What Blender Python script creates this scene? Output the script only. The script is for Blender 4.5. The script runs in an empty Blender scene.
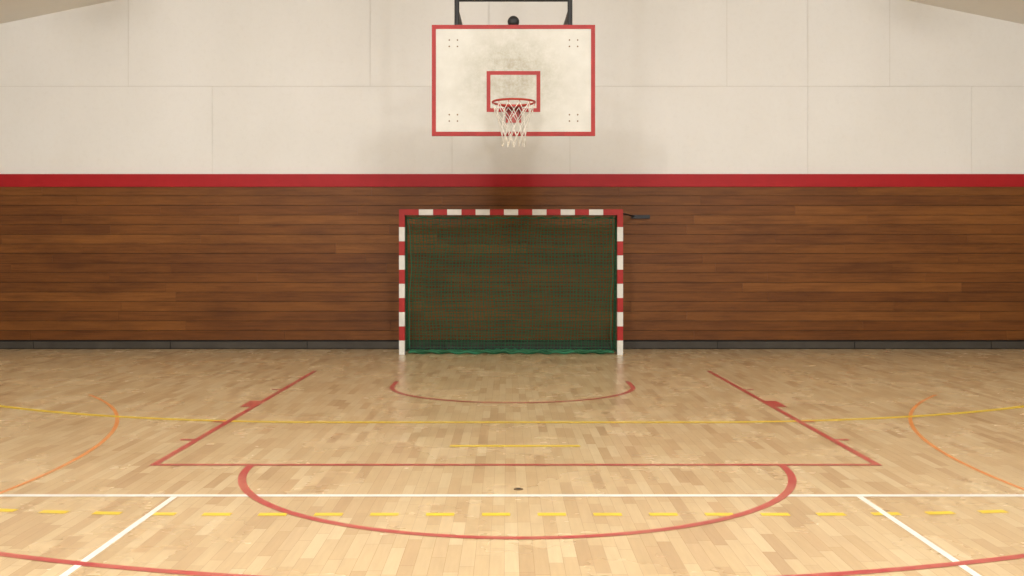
import bpy, bmesh, math, random
from mathutils import Vector, Matrix
random.seed(7)
scene = bpy.context.scene
scene.view_settings.view_transform = 'Standard'
scene.view_settings.look = 'None'

def lin(c):
    out = []
    for v in c:
        v /= 255.0
        out.append(v/12.92 if v <= 0.04045 else ((v+0.055)/1.055)**2.4)
    return (*out, 1.0)

# ---------------------------------------------------------------- dimensions
CAMH = 1.35
WALL_Y = 15.36
GOAL_Y = 14.44          # front face of goal / goal line
BASE_Y = 12.34          # end of the key
BOARD_Y = 11.25
HOOP_Y = BOARD_Y - 0.375
HALFW = 9.2
REAR_Y = -9.0
EAVE, SLOPE = 4.56, 0.205   # ceiling height at side wall, gable slope

# ---------------------------------------------------------------- mesh helpers
class MB:
    def __init__(s):
        s.v = []; s.f = []; s.m = []; s.t = []
    def box(s, x0, x1, y0, y1, z0, z1, mat=0, tint=0.5):
        b = len(s.v)
        s.v += [(x0,y0,z0),(x1,y0,z0),(x1,y1,z0),(x0,y1,z0),(x0,y0,z1),(x1,y0,z1),(x1,y1,z1),(x0,y1,z1)]
        for f in ((0,3,2,1),(4,5,6,7),(0,1,5,4),(1,2,6,5),(2,3,7,6),(3,0,4,7)):
            s.f.append(tuple(b+i for i in f)); s.m.append(mat); s.t.append(tint)
    def quad(s, pts, mat=0, tint=0.5):
        b = len(s.v); s.v += [tuple(p) for p in pts]
        s.f.append(tuple(range(b, b+len(pts)))); s.m.append(mat); s.t.append(tint)
    def tube(s, pts, r, n=8, mat=0, closed=False, tint=0.5):
        pts = [Vector(p) for p in pts]; N = len(pts); b = len(s.v)
        prev = None
        for i, p in enumerate(pts):
            if closed: t = pts[(i+1)%N]-pts[i-1]
            elif i == 0: t = pts[1]-pts[0]
            elif i == N-1: t = pts[-1]-pts[-2]
            else: t = (pts[i+1]-pts[i]).normalized()+(pts[i]-pts[i-1]).normalized()
            t.normalize()
            if prev is None:
                a = Vector((0,0,1)) if abs(t.z) < .9 else Vector((1,0,0))
                u = t.cross(a).normalized()
            else:
                u = (prev - t*prev.dot(t)).normalized()
            prev = u
            w = t.cross(u)
            for k in range(n):
                an = 2*math.pi*k/n
                s.v.append(tuple(p+u*math.cos(an)*r+w*math.sin(an)*r))
        R = N if closed else N-1
        for i in range(R):
            j = (i+1) % N
            for k in range(n):
                l = (k+1) % n
                s.f.append((b+i*n+k, b+i*n+l, b+j*n+l, b+j*n+k)); s.m.append(mat); s.t.append(tint)
        if not closed:
            s.f.append(tuple(b+k for k in reversed(range(n)))); s.m.append(mat); s.t.append(tint)
            s.f.append(tuple(b+(N-1)*n+k for k in range(n))); s.m.append(mat); s.t.append(tint)
    def sphere(s, c, r, mat=0, nu=16, nv=10, sz=1.0):
        b = len(s.v)
        for j in range(nv+1):
            th = math.pi*j/nv
            for i in range(nu):
                ph = 2*math.pi*i/nu
                s.v.append((c[0]+r*math.sin(th)*math.cos(ph), c[1]+r*math.sin(th)*math.sin(ph), c[2]+r*sz*math.cos(th)))
        for j in range(nv):
            for i in range(nu):
                k = (i+1) % nu
                s.f.append((b+j*nu+i, b+(j+1)*nu+i, b+(j+1)*nu+k, b+j*nu+k)); s.m.append(mat); s.t.append(.5)
    def ribbon(s, pts, w, z, mat=0):
        """flat line of width w following 2D pts"""
        n = len(pts); L=[]; R=[]
        for i in range(n):
            a = Vector(pts[max(i-1,0)]); c = Vector(pts[min(i+1,n-1)])
            t = (c-a).normalized(); nn = Vector((-t.y, t.x))*w/2
            p = Vector(pts[i]); L.append(p+nn); R.append(p-nn)
        for i in range(n-1):
            s.quad([(R[i].x,R[i].y,z),(R[i+1].x,R[i+1].y,z),(L[i+1].x,L[i+1].y,z),(L[i].x,L[i].y,z)], mat)
    def build(s, name, mats, parent=None, smooth=False, bevel=0):
        me = bpy.data.meshes.new(name); me.from_pydata(s.v, [], s.f)
        for m in mats: me.materials.append(m)
        for p, m in zip(me.polygons, s.m):
            p.material_index = m; p.use_smooth = smooth
        at = me.attributes.new('tint', 'FLOAT', 'FACE')
        at.data.foreach_set('value', s.t)
        me.update()
        ob = bpy.data.objects.new(name, me); scene.collection.objects.link(ob)
        if parent: ob.parent = parent
        if bevel:
            md = ob.modifiers.new('bevel', 'BEVEL'); md.width = bevel; md.segments = 2; md.limit_method='ANGLE'
        return ob

def empty(name):
    e = bpy.data.objects.new(name, None); scene.collection.objects.link(e); return e

# ---------------------------------------------------------------- materials
def new_mat(name):
    m = bpy.data.materials.new(name); m.use_nodes = True
    nt = m.node_tree; b = nt.nodes['Principled BSDF']
    return m, nt, b
def N(nt, typ, **kw):
    n = nt.nodes.new(typ)
    for k, v in kw.items(): setattr(n, k, v)
    return n
def math_n(nt, op, a, b=None, c=None):
    n = nt.nodes.new('ShaderNodeMath'); n.operation = op
    for i, x in enumerate((a, b, c)):
        if x is None: continue
        if isinstance(x, (int, float)): n.inputs[i].default_value = x
        else: nt.links.new(x, n.inputs[i])
    return n.outputs[0]
def mixc(nt, fac, a, b, blend='MIX'):
    n = nt.nodes.new('ShaderNodeMix'); n.data_type = 'RGBA'; n.blend_type = blend
    for idx, x in ((0, fac), (6, a), (7, b)):
        if isinstance(x, (int, float)): n.inputs[idx].default_value = x
        elif isinstance(x, tuple): n.inputs[idx].default_value = x
        else: nt.links.new(x, n.inputs[idx])
    return n.outputs[2]
def noise(nt, vec, scale, detail=3, rough=.5, sx=1, sy=1, sz=1):
    mp = nt.nodes.new('ShaderNodeMapping'); mp.inputs['Scale'].default_value = (sx, sy, sz)
    nt.links.new(vec, mp.inputs['Vector'])
    n = nt.nodes.new('ShaderNodeTexNoise'); n.inputs['Scale'].default_value = scale
    n.inputs['Detail'].default_value = detail; n.inputs['Roughness'].default_value = rough
    nt.links.new(mp.outputs[0], n.inputs['Vector'])
    return n.outputs[0]
def ramp(nt, fac, stops):
    r = nt.nodes.new('ShaderNodeValToRGB'); e = r.color_ramp.elements
    while len(e) < len(stops): e.new(0.5)
    for el, (p, c) in zip(e, stops): el.position = p; el.color = c
    nt.links.new(fac, r.inputs[0]); return r.outputs[0]
def g(v): return (v, v, v, 1)

def simple(name, col, rough=.5, metal=0, var=.06, scale=6, spec=.5):
    m, nt, b = new_mat(name)
    geo = N(nt, 'ShaderNodeNewGeometry')
    nz = noise(nt, geo.outputs['Position'], scale, 4)
    c = mixc(nt, 1.0, lin(col), ramp(nt, nz, [(.3, g(1-var*2)), (.7, g(1.0))]), 'MULTIPLY')
    nt.links.new(c, b.inputs['Base Color'])
    b.inputs['Roughness'].default_value = rough; b.inputs['Metallic'].default_value = metal
    b.inputs['Specular IOR Level'].default_value = spec
    return m

def worn_paint(name, col, wear=.28):
    """court paint, lightly scuffed so the timber shows through"""
    m, nt, b = new_mat(name)
    geo = N(nt, 'ShaderNodeNewGeometry'); pos = geo.outputs['Position']
    n1 = noise(nt, pos, 2.2, 6, .65); n2 = noise(nt, pos, 18, 3, .6)
    f = math_n(nt, 'ADD', math_n(nt, 'MULTIPLY', n1, .7), math_n(nt, 'MULTIPLY', n2, .3))
    f = ramp(nt, f, [(.38, g(0)), (.68, g(wear))])
    c = mixc(nt, f, lin(col), lin((200,170,128)))
    nt.links.new(c, b.inputs['Base Color']); b.inputs['Roughness'].default_value = .28
    b.inputs['Specular IOR Level'].default_value = .45
    return m

# floor
def floor_mat():
    m, nt, b = new_mat('maple_strip_floor')
    geo = N(nt, 'ShaderNodeNewGeometry'); pos = geo.outputs['Position']
    sp = N(nt, 'ShaderNodeSeparateXYZ'); nt.links.new(pos, sp.inputs[0])
    w, L = 0.066, 0.42
    u = math_n(nt, 'DIVIDE', math_n(nt, 'ADD', sp.outputs[0], 40.0), w)
    sid = math_n(nt, 'FLOOR', u)
    wn = N(nt, 'ShaderNodeTexWhiteNoise', noise_dimensions='1D'); nt.links.new(sid, wn.inputs['W'])
    v = math_n(nt, 'ADD', math_n(nt, 'DIVIDE', math_n(nt, 'ADD', sp.outputs[1], 40.0), L), math_n(nt, 'MULTIPLY', wn.outputs[0], 9.0))
    vid = math_n(nt, 'FLOOR', v)
    cb = N(nt, 'ShaderNodeCombineXYZ'); nt.links.new(sid, cb.inputs[0]); nt.links.new(vid, cb.inputs[1])
    wn2 = N(nt, 'ShaderNodeTexWhiteNoise', noise_dimensions='2D'); nt.links.new(cb.outputs[0], wn2.inputs['Vector'])
    col = ramp(nt, wn2.outputs[0], [(0, lin((180,150,111))), (.18, lin((192,164,123))), (.5, lin((199,173,132))), (.8, lin((203,178,138))), (.93, lin((208,185,146))), (1, lin((187,156,115)))])
    gr = noise(nt, pos, 3.0, 5, .6, 14, 1.2, 1)
    col = mixc(nt, 1.0, col, ramp(nt, gr, [(.3, g(.90)), (.7, g(1.0))]), 'MULTIPLY')
    big = noise(nt, pos, .5, 3, .5)
    col = mixc(nt, 1.0, col, ramp(nt, big, [(.3, (.95,.94,.92,1)), (.7, g(1.0))]), 'MULTIPLY')
    fu = math_n(nt, 'FRACT', u); fv = math_n(nt, 'FRACT', v)
    e1 = math_n(nt, 'LESS_THAN', fu, 0.035); e2 = math_n(nt, 'LESS_THAN', fv, 0.009)
    e = math_n(nt, 'MULTIPLY', math_n(nt, 'MAXIMUM', e1, e2), .4)
    col = mixc(nt, e, col, lin((120,85,50)))
    nt.links.new(col, b.inputs['Base Color'])
    rg = noise(nt, pos, 1.3, 4, .6)
    rr = N(nt, 'ShaderNodeMapRange'); nt.links.new(rg, rr.inputs[0])
    rr.inputs[1].default_value=.3; rr.inputs[2].default_value=.7; rr.inputs[3].default_value=.20; rr.inputs[4].default_value=.31
    nt.links.new(rr.outputs[0], b.inputs['Roughness'])
    b.inputs['Specular IOR Level'].default_value = .48
    return m

def wood_mat():
    m, nt, b = new_mat('stained_wood_cladding')
    geo = N(nt, 'ShaderNodeNewGeometry'); pos = geo.outputs['Position']
    at = N(nt, 'ShaderNodeAttribute', attribute_name='tint')
    off = N(nt, 'ShaderNodeVectorMath', operation='ADD'); nt.links.new(pos, off.inputs[0])
    cb = N(nt, 'ShaderNodeCombineXYZ'); nt.links.new(math_n(nt, 'MULTIPLY', at.outputs['Fac'], 57.0), cb.inputs[0]); nt.links.new(cb.outputs[0], off.inputs[1])
    col = ramp(nt, at.outputs['Fac'], [(0, lin((108,64,26))), (.35, lin((114,69,28))), (.8, lin((119,73,30))), (1, lin((130,82,36)))])
    gr = noise(nt, off.outputs[0], 2.2, 6, .65, .8, 1, 18)
    col = mixc(nt, 1.0, col, ramp(nt, gr, [(.28, (.66,.59,.52,1)), (.5, (.92,.90,.87,1)), (.75, (1.12,1.09,1.03,1))]), 'MULTIPLY')
    big = noise(nt, pos, 1.3, 5, .7, .5, 1, 2)
    col = mixc(nt, 1.0, col, ramp(nt, big, [(.32, (.66,.62,.6,1)), (.58, g(1.0))]), 'MULTIPLY')
    nt.links.new(col, b.inputs['Base Color']); b.inputs['Roughness'].default_value = .48
    b.inputs['Specular IOR Level'].default_value = .25
    return m

def plaster_mat():
    m, nt, b = new_mat('off_white_wall_panel')
    geo = N(nt, 'ShaderNodeNewGeometry'); pos = geo.outputs['Position']
    n1 = noise(nt, pos, .7, 5, .6, 1, 1, .6); n2 = noise(nt, pos, 14, 6, .75)
    c = mixc(nt, 1.0, lin((228,227,224)), ramp(nt, n1, [(.3, (.94,.935,.92,1)), (.7, g(1.0))]), 'MULTIPLY')
    c = mixc(nt, 1.0, c, ramp(nt, n2, [(.3, (.97,.965,.96,1)), (.5, g(1.0))]), 'MULTIPLY')
    nt.links.new(c, b.inputs['Base Color']); b.inputs['Roughness'].default_value = .75
    b.inputs['Specular IOR Level'].default_value = .2
    return m

def board_mat():
    m, nt, b = new_mat('worn_white_backboard')
    geo = N(nt, 'ShaderNodeNewGeometry'); pos = geo.outputs['Position']
    d = N(nt, 'ShaderNodeVectorMath', operation='DISTANCE'); nt.links.new(pos, d.inputs[0])
    d.inputs[1].default_value = (0.0, BOARD_Y, 3.34)
    fall = N(nt, 'ShaderNodeMapRange'); nt.links.new(d.outputs['Value'], fall.inputs[0])
    fall.inputs[1].default_value=.12; fall.inputs[2].default_value=.72; fall.inputs[3].default_value=.85; fall.inputs[4].default_value=0
    n1 = noise(nt, pos, 10, 10, .82)
    n1 = ramp(nt, n1, [(.30, g(0)), (.64, g(1))])
    f = math_n(nt, 'MULTIPLY', fall.outputs[0], n1)
    n2 = noise(nt, pos, 4.5, 6, .7)
    base = mixc(nt, n2, lin((172,169,158)), lin((202,200,192)))
    col = mixc(nt, f, base, lin((128,120,90)))
    nt.links.new(col, b.inputs['Base Color']); b.inputs['Roughness'].default_value = .45
    return m

M_floor = floor_mat(); M_wood = wood_mat(); M_board = board_mat()
M_plaster = plaster_mat()
M_joint = simple('panel_joint', (204,200,190), .8)
M_ceil = simple('ceiling_board', (238,236,230), .8, var=.03, scale=.8, spec=.2)
M_side = simple('side_wall_paint', (218,214,206), .8, var=.03, scale=.8, spec=.2)
M_stripe = simple('red_painted_trim', (162,24,30), .5, var=.05, spec=.25)
M_base = simple('grey_skirting', (76,71,64), .6, var=.16, scale=3, spec=.2)
M_gap = simple('dark_recess', (22,18,15), .8)
M_red = worn_paint('red_court_paint', (168,46,50), .3)
M_white = worn_paint('white_court_paint', (228,226,220), .25)
M_yellow = worn_paint('yellow_court_paint', (222,190,30), .22)
M_orange = worn_paint('orange_court_paint', (212,132,62), .3)
M_bred = simple('red_board_paint', (154,32,27), .5, var=.08, scale=9, spec=.3)
M_rim = simple('orange_red_rim_paint', (168,44,30), .4, var=.08, scale=9)
M_gred = simple('red_goal_paint', (164,36,33), .5, var=.08, scale=9, spec=.3)
M_gwhite = simple('white_goal_paint', (216,215,208), .4, var=.06, scale=9)
M_black = simple('dark_steel', (38,38,40), .45, metal=.3)
M_cord = simple('white_net_cord', (222,218,208), .8)
M_green = simple('green_net_cord', (36,94,60), .85, var=.12, scale=3)
M_greenb = simple('green_edge_rope', (38,112,78), .85, var=.12, scale=3)
M_brass = simple('dark_brass', (112,88,60), .5, metal=.3)

# ---------------------------------------------------------------- room shell
fl = MB(); fl.box(-HALFW, HALFW, REAR_Y, WALL_Y+.1, -.1, 0)
fl.build('floor', [M_floor])

wx = lambda px: (px-507)/66.7-.057
wb = MB()
apex = EAVE+SLOPE*HALFW
for y in (WALL_Y+.03, WALL_Y+.15):
    wb.quad([(-HALFW,y,0),(HALFW,y,0),(HALFW,y,EAVE),(0,y,apex),(-HALFW,y,EAVE)], 1)
def topz(x): return EAVE+SLOPE*(HALFW-abs(x))
gp = .0025
PD = .008
lower = [-HALFW]+[wx(p) for p in (-26,212,452,570,808,972,1090)]+[HALFW]
upper = [-HALFW]+[wx(p) for p in (-110,128,370,489,727,808,890,1030)]+[0.0, HALFW]
upper = sorted(upper)
wb.box(-HALFW, HALFW, WALL_Y+PD, WALL_Y+.03, 2.5, EAVE, 1)
for i in range(len(lower)-1):
    wb.box(lower[i]+gp, lower[i+1]-gp, WALL_Y, WALL_Y+.028, 2.60, 3.94-gp, 0)
for i in range(len(upper)-1):
    a, c = upper[i], upper[i+1]
    ga = 0 if a == 0 else gp; gc = 0 if c == 0 else gp
    a += ga; c -= gc
    z0 = 3.94+gp
    wb.quad([(a,WALL_Y,z0),(c,WALL_Y,z0),(c,WALL_Y,topz(c)),(a,WALL_Y,topz(a))], 0)
    wb.quad([(a,WALL_Y,z0),(a,WALL_Y+.028,z0),(c,WALL_Y+.028,z0),(c,WALL_Y,z0)], 0)
wb.build('wall_back', [M_plaster, M_joint])

# wood cladding: real boards
wd = MB()
rows = 16; z0, z1 = .135, 2.44; h = (z1-z0)/rows
for r in range(rows):
    x = -HALFW - random.uniform(0, 2)
    while x < HALFW:
        L = random.uniform(2.2, 5.2); xe = min(x+L, HALFW)
        xs = max(x, -HALFW)
        if xe-xs > .02:
            d = random.uniform(0, .002)
            wd.box(xs+.001, xe-.001, WALL_Y-.022-d, WALL_Y+.0, z0+r*h+.003, z0+(r+1)*h-.003, 0, random.random())
        x += L
wd.box(-HALFW, HALFW, WALL_Y-.008, WALL_Y+.0, z0, z1, 1)
wd.build('trim_wood_cladding', [M_wood, M_gap])
st = MB(); st.box(-HALFW, HALFW, WALL_Y-.04, WALL_Y+.0, 2.43, 2.622); st.build('trim_red_stripe', [M_stripe], bevel=.004)
bs = MB(); bs.box(-HALFW, HALFW, WALL_Y-.004, WALL_Y, 0, .134, 1)
x = -HALFW
while x < HALFW:
    L = 2.05; xe = min(x+L, HALFW)
    bs.box(x+.006, xe-.006, WALL_Y-.022, WALL_Y-.004, .012, .112, 0)
    x += L
bs.build('baseboard_back', [M_base, M_gap])

for nm, sx in (('wall_left', -1), ('wall_right', 1)):
    w = MB(); x0, x1 = sorted((sx*HALFW, sx*(HALFW+.15)))
    w.box(x0, x1, REAR_Y, WALL_Y+.15, 0, EAVE+.05, 0); w.build(nm, [M_side])
w = MB(); w.quad([(-HALFW,REAR_Y,0),(HALFW,REAR_Y,0),(HALFW,REAR_Y,EAVE),(0,REAR_Y,apex),(-HALFW,REAR_Y,EAVE)])
w.build('wall_rear', [M_side])
c = MB()
for s in (-1, 1):
    c.quad([(0,REAR_Y,apex),(0,WALL_Y+.1,apex),(s*HALFW,WALL_Y+.1,EAVE),(s*HALFW,REAR_Y,EAVE)])
    c.quad([(0,REAR_Y,apex+.1),(0,WALL_Y+.1,apex+.1),(s*HALFW,WALL_Y+.1,EAVE+.1),(s*HALFW,REAR_Y,EAVE+.1)])
c.build('ceiling', [M_ceil])

# ---------------------------------------------------------------- court markings
def arc(cx, cy, r, a0, a1, n=96):
    return [(cx+r*math.cos(a0+(a1-a0)*i/n), cy+r*math.sin(a0+(a1-a0)*i/n)) for i in range(n+1)]
PI = math.pi
KW, FT_Y = 2.37, 6.71
Zr, Zy, Zw, Zo = .0022, .0014, .0018, .0010
r = MB(); LW = .05
for s in (-1, 1):
    r.ribbon([(s*KW, FT_Y-LW/2), (s*KW, BASE_Y)], LW, Zr)
    r.quad([(s*KW+s*LW/2,9.34,Zr),(s*(KW+.13),9.34,Zr),(s*(KW+.13),9.74,Zr),(s*KW+s*LW/2,9.74,Zr)][::(1 if s>0 else -1)])
    for yy in (10.59, 8.49, 7.64):
        a, b2 = sorted((s*(KW+LW/2), s*(KW+.125)))
        r.quad([(a,yy-.025,Zr),(b2,yy-.025,Zr),(b2,yy+.025,Zr),(a,yy+.025,Zr)])
r.ribbon([(-KW+LW/2, FT_Y), (KW-LW/2, FT_Y)], LW, Zr)
r.ribbon(arc(0.005, FT_Y-LW/2, 1.735, PI, 2*PI), LW, Zr+.0001)
r.ribbon([(-1.27, BOARD_Y+.03)]+arc(0, HOOP_Y, 1.27, PI, 2*PI)+[(1.27, BOARD_Y+.03)], LW, Zr)
r.ribbon(arc(0, HOOP_Y+.03, 6.66, PI, 2*PI, 200), LW, Zr)
r.build('basketball_court_markings', [M_red])

y = MB()
def goal_area(R):
    p = ([(-1.5-R*math.cos(t), GOAL_Y-R*math.sin(t)) for t in [PI/2*i/90 for i in range(91)]] +
            [(1.5+R*math.sin(t), GOAL_Y-R*math.cos(t)) for t in [PI/2*i/90 for i in range(91)]])
    return [q for q in p if abs(q[0]) < HALFW-.1]
y.ribbon([p for p in goal_area(5.98)], .07, Zy)
pts = goal_area(9.03)
def dashes(pts, on, offl, w, z):
    seg = [0]
    for a, b2 in zip(pts, pts[1:]): seg.append(seg[-1]+math.dist(a, b2))
    tot = seg[-1]
    def at(s):
        for i in range(len(pts)-1):
            if seg[i+1] >= s:
                t = (s-seg[i])/max(seg[i+1]-seg[i], 1e-9)
                return (pts[i][0]+(pts[i+1][0]-pts[i][0])*t, pts[i][1]+(pts[i+1][1]-pts[i][1])*t)
        return pts[-1]
    s = (tot/2-.19) % (on+offl)
    while s+on < tot:
        y.ribbon([at(s), at(s+on)], w, z); s += on+offl
dashes(pts, .15, .145, .06, Zy)
y.ribbon([(-.47, 7.39), (.47, 7.39)], .06, Zy)
y.build('handball_court_markings', [M_yellow])

w = MB()
w.ribbon([(-HALFW+.6, 5.84), (HALFW-.6, 5.84)], .055, Zw)
for s in (-1, 1):
    w.ribbon([(s*1.945, 5.81), (s*1.945, -3)], .036, Zw)
w.build('volleyball_court_markings', [M_white])

o = MB()
for s in (-1, 1):
    o.ribbon([(s*(8.95-6.0*math.cos(t)), 6.5+6.0*math.sin(t)) for t in [-.6+i*(.66+.6)/60 for i in range(61)]], .032, Zo)
o.build('orange_court_markings', [M_orange])

sk = MB()
sk.tube([(.01,6.0,.0005),(.01,6.0,.004)], .028, 24, 0); sk.tube([(.01,6.0,.004),(.01,6.0,.006)], .012, 24, 1)
sk.build('floor_socket_cover', [M_brass, M_black])

# ---------------------------------------------------------------- basketball hoop
hoop = empty('basketball_hoop')
BX, BT, BB = .014, 3.92, 2.705
b0, b1 = BX-.895, BX+.895
bd = MB()
bd.box(b0, b1, BOARD_Y, BOARD_Y+.03, BB, BT, 0)
bd.build('backboard', [M_board], hoop)
fr = MB(); yf, e = BOARD_Y-.004, .045
def frame(mb, x0, x1, z0, z1, e, ya, yb, m=0):
    mb.box(x0, x1, ya, yb, z0, z0+e, m); mb.box(x0, x1, ya, yb, z1-e, z1, m)
    mb.box(x0, x0+e, ya, yb, z0+e, z1-e, m); mb.box(x1-e, x1, ya, yb, z0+e, z1-e, m)
frame(fr, b0-.002, b1+.002, BB-.002, BT+.002, e, yf, BOARD_Y+.034)
frame(fr, BX-.295, BX+.295, 2.965, 3.415, .042, BOARD_Y-.002, BOARD_Y+.001)
fr.build('board_lines', [M_bred], hoop)
bo = MB()
for cx in (BX-.66, BX+.66):
    for cz in (2.90, 3.72):
        for dx in (-.045, .045):
            for dz in (-.035, .035):
                bo.tube([(cx+dx, BOARD_Y-.005, cz+dz), (cx+dx, BOARD_Y+.002, cz+dz)], .009, 10)
bo.build('mounting_bolts', [M_brass], hoop)
rm = MB(); RZ = 3.015
rm.tube([(BX+.225*math.cos(2*PI*i/48), HOOP_Y+.225*math.sin(2*PI*i/48), RZ) for i in range(48)], .011, 10, closed=True)
rm.box(BX-.085, BX+.085, BOARD_Y-.014, BOARD_Y-.002, RZ-.17, RZ+.015)
rm.box(BX-.07, BX+.07, BOARD_Y-.16, BOARD_Y-.012, RZ-.012, RZ-.004)
for s in (-1, 1):
    for q in (.062, .068):
        rm.quad([(BX+s*q, BOARD_Y-.012, RZ-.15),(BX+s*q, BOARD_Y-.012, RZ),(BX+s*q, BOARD_Y-.165, RZ),(BX+s*q, BOARD_Y-.165, RZ-.02)])
    rm.tube([(BX+s*.07, BOARD_Y-.012, RZ-.008),(BX+s*.10, BOARD_Y-.13, RZ-.008),(BX+s*.17, HOOP_Y+.15, RZ)], .008, 8)
for i in range(12):
    a = 2*PI*(i+.5)/12; cx, cy = BX+.225*math.cos(a), HOOP_Y+.225*math.sin(a)
    rm.tube([(cx, cy, RZ-.008), (cx+.006, cy, RZ-.026), (cx, cy, RZ-.03)], .004, 6)
rm.build('rim', [M_rim], hoop)
nt_ = MB(); lev = [(0,.222),(-.085,.20),(-.17,.165),(-.255,.14),(-.34,.125),(-.43,.125)]
for i in range(12):
    for s in (-1, 1):
        p = []
        for k, (dz, rr) in enumerate(lev):
            a = 2*PI*(i+.5 + s*(.5 if k % 2 else 0))/12
            jz = 0 if k == 0 else .012*math.sin(i*2.3+k)
            p.append((BX+rr*math.cos(a), HOOP_Y+rr*math.sin(a), RZ-.024+dz+jz))
        nt_.tube(p, .004, 6)
        for q in p[1:]: nt_.sphere(q, .008, 0, 6, 4)
nt_.build('hoop_net', [M_cord], hoop, smooth=True)
sp = MB()
def bar(mb, a, b2, t, m=0): mb.tube([a, b2], t, 10, m)
for s in (-1, 1):
    X = BX+s*.625
    bar(sp, (X, BOARD_Y+.07, 2.80), (X, BOARD_Y+.07, topz(X)), .028)
    bar(sp, (X, BOARD_Y+.07, 4.10), (X, WALL_Y-.02, 4.30), .024)
    bar(sp, (X, BOARD_Y+.07, 3.2), (X, WALL_Y-.02, 3.55), .024)
    bar(sp, (X, BOARD_Y+.07, 3.2), (X, BOARD_Y+2.4, 4.20), .018)
    sp.box(X-.06, X+.06, WALL_Y-.025, WALL_Y-.001, 4.18, 4.42)
    sp.box(X-.06, X+.06, WALL_Y-.025, WALL_Y-.001, 3.43, 3.67)
for z in (4.215, 3.75, 2.88):
    bar(sp, (BX-.625, BOARD_Y+.07, z), (BX+.625, BOARD_Y+.07, z), .02)
bar(sp, (BX, BOARD_Y+.07, 3.75), (BX, BOARD_Y+.07, 4.0), .016)
sp.sphere((BX, BOARD_Y+.06, 3.97), .065)
sp.build('support_frame', [M_black], hoop, smooth=False)

# ---------------------------------------------------------------- handball goal
goal = empty('handball_goal')
G0, G1, GT = -1.58, 1.58, 2.05
pm = MB()
for s in (-1, 1):
    xa, xb = sorted((s*1.50, s*1.58))
    pm.box(xa, xb, GOAL_Y, GOAL_Y+.08, GT-.25, GT, 0)
    for k in range(9):
        za = GT-.25-.2*(k+1)
        pm.box(xa, xb, GOAL_Y, GOAL_Y+.08, max(za, 0), za+.2, 1 if k % 2 == 0 else 0)
    xa, xb = sorted((s*1.30, s*1.50)); pm.box(xa, xb, GOAL_Y, GOAL_Y+.08, GT-.08, GT, 0)
for k in range(13):
    xa = -1.30+.2*k
    pm.box(xa, xa+.2, GOAL_Y, GOAL_Y+.08, GT-.08, GT, 1 if k % 2 == 0 else 0)
pm.build('posts_and_crossbar', [M_gred, M_gwhite], goal)
bf = MB()
for s in (-1, 1):
    X = s*1.54
    p = [(X, GOAL_Y+.08, 1.99)]+[(X, GOAL_Y+.42+.12*math.sin(t), 1.87+.12*math.cos(t)) for t in [PI/2*i/6 for i in range(7)]]+[(X, GOAL_Y+.78, .12),(X, GOAL_Y+.78,.03)]
    bf.tube(p, .018, 10)
    bf.tube([(X, GOAL_Y+.08, .025), (X, GOAL_Y+.80, .025)], .02, 10)
bf.tube([(1.54, GOAL_Y+.06, 2.0), (1.56, GOAL_Y+.07, 2.0), (1.84, WALL_Y-.05, 1.99)], .012, 8)
bf.box(1.80, 2.08, WALL_Y-.055, WALL_Y-.024, 1.955, 2.01)
bf.tube([(-1.54, GOAL_Y+.78, .025), (1.54, GOAL_Y+.78, .025)], .018, 10)
bf.build('rear_frame', [M_black], goal)

net = MB()
def netface(fn, nu, nv, r=.0032):
    P = [[fn(i/nu, j/nv) for j in range(nv+1)] for i in range(nu+1)]
    for i in range(nu+1): net.tube(P[i][::2] if nv % 2 == 0 else P[i], r, 4)
    for j in range(nv+1): net.tube([P[i][j] for i in range(0, nu+1, 2)], r, 4)
def front(u, v):   # catch net hanging just behind the mouth
    x = -1.47+2.94*u
    pinch = .035*math.sin(PI*v)*(1 if u < .5 else -1)*(abs(2*u-1)**6)
    ztop = 1.95-.022*abs(math.sin(u*PI*14))
    z = ztop*(1-v)+.03*v
    yy = GOAL_Y+.13+.22*v-.06*math.sin(u*9)*v+.03*math.sin(v*5+u*20)*v
    return (x+pinch+.018*math.sin(v*7+u*5)+.006*math.sin(v*19+u*31), yy, z+.008*math.sin(u*23+v*4)*(1-v)*v*4)
def back(u, v):
    x = -1.52+3.04*u
    yy = GOAL_Y+.50+.27*v+.03*math.sin(u*17)*math.sin(PI*v)
    return (x, yy, 1.94*(1-v)+.04*v-.02*math.sin(u*PI*6)**2*(1-v))
netface(front, 60, 40, .0042)
netface(back, 38, 26, .0027)
def topn(u, v): return (-1.5+3.0*u, GOAL_Y+.08+.42*v, 1.965-.02*v-.02*math.sin(PI*v))
netface(topn, 40, 6, .0026)
for s in (-1, 1):
    def side(u, v, s=s):
        depth = .42+.28*v
        return (s*(1.52-.02*math.sin(PI*u)), GOAL_Y+.09+depth*u, 1.95*(1-v)+.03*v)
    netface(side, 10, 40)
# slack net lying in folds on the floor behind the mouth
rs = random.Random(3)
for k in range(7):
    ph = rs.uniform(0, 6); yo = .04+.045*k
    net.tube([(-1.44+2.88*u/70, GOAL_Y+yo+.03*math.sin(u*.35+ph), .016+.022*abs(math.sin(u*.5+ph))+.012*math.sin(u*1.3+ph*2)**2) for u in range(71)], .008, 5)
net.build('goal_net', [M_green], goal)
er = MB()
er.tube([(front(u/80, 1)[0], GOAL_Y+.06+.02*math.sin(u*.2), .028+.010*math.sin(u*.9)) for u in range(81)], .018, 8)
er.tube([(front(u/80, .985)[0], front(u/80, 1)[1]+.05, .022+.008*math.sin(u*1.7)) for u in range(81)], .02, 8)
er.tube([front(u/112, 0) for u in range(113)], .008, 6)
for u in (0, 1): er.tube([front(u, v/40) for v in range(41)], .008, 6)
er.build('net_edge_rope', [M_greenb], goal, smooth=True)

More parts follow.
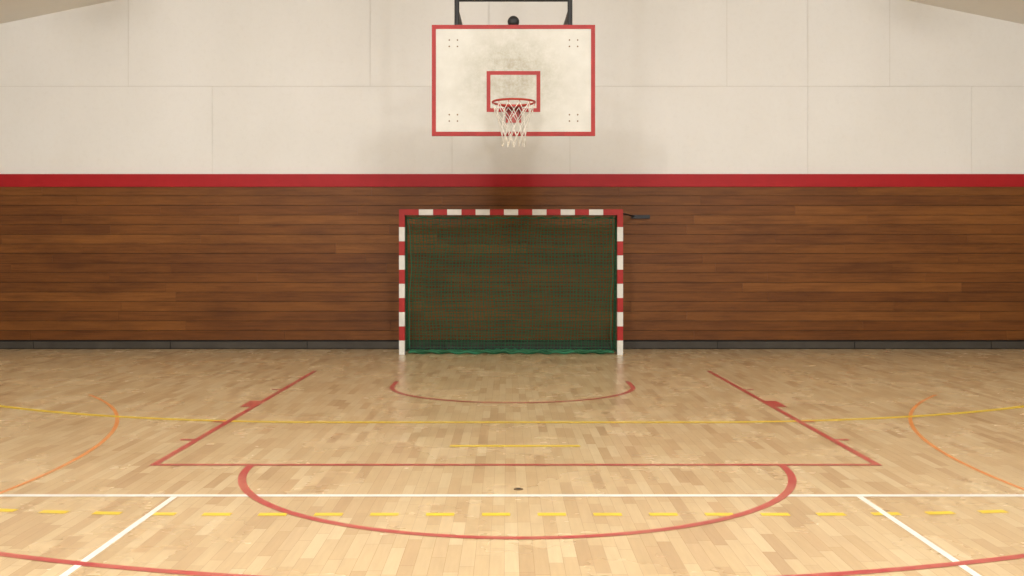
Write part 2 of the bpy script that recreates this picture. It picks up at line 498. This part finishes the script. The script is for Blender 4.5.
# ---------------------------------------------------------------- lights
def lamp(x, y, z, power, lx=.4, ly=1.2, tilt=0, up=.25, col=(1, .985, .955)):
    e = empty('lamp_or_added_wash'); e.location = (x, y, z)
    hb = MB(); hb.box(-lx/2-.05, lx/2+.05, -ly/2-.05, ly/2+.05, .02, .10, 0)
    o_ = hb.build('housing', [M_gwhite], e); o_.rotation_euler = (tilt, 0, 0)
    rod = MB()
    rod.tube([(0, 0, .08), (0, 0, topz(x)-z)], .012, 8)
    rod.build('suspension_rod', [M_gwhite], e)
    for nm, dz, rx, pw in (('tube_light', 0, tilt, power), ('added_ceiling_fill', .13, tilt+PI, power*up)):  # second light is an added upward fill that lightens the ceiling
        ld = bpy.data.lights.new(nm, 'AREA'); ld.shape = 'RECTANGLE'; ld.size = lx; ld.size_y = ly
        ld.energy = pw; ld.color = col
        lo = bpy.data.objects.new(nm, ld); scene.collection.objects.link(lo); lo.parent = e
        lo.location = (0, -dz*math.sin(tilt), dz*math.cos(tilt)); lo.rotation_euler = (rx, 0, 0)
    return e
R = math.radians
# two rows of strip fittings over the court
for (xx, yy, pw) in ((2.2, -4, 120), (2.3, -.8, 185), (2.3, 2.0, 230), (1.1, 4.2, 55)):
    for s in (-1, 1):
        lamp(s*xx, yy, 5.7, pw, lx=.35, ly=1.0, tilt=R(61))
for yy in (-2, 4):
    for s in (-1, 1):
        lamp(s*6.2, yy, 4.85, 45, tilt=R(32), up=.6)
for s in (-1, 1):
    lamp(s*4.6, 9.6, 5.25, 70, lx=.5, ly=.25, tilt=R(42), up=1.0)  # unseen wash pair, added to brighten the back wall and far floor

wd_ = bpy.data.worlds.new('world'); scene.world = wd_; wd_.use_nodes = True
wd_.node_tree.nodes['Background'].inputs[0].default_value = (1, .95, .88, 1)
wd_.node_tree.nodes['Background'].inputs[1].default_value = .05

# ---------------------------------------------------------------- camera
cd = bpy.data.cameras.new('camera'); cam = bpy.data.objects.new('camera', cd); scene.collection.objects.link(cam)
cam.location = (-.057, 0, CAMH); cam.rotation_euler = (PI/2, 0, 0)
cd.sensor_width = 36; cd.lens = 36.0; cd.shift_x = 5/1024; cd.shift_y = -29/1024
scene.camera = cam
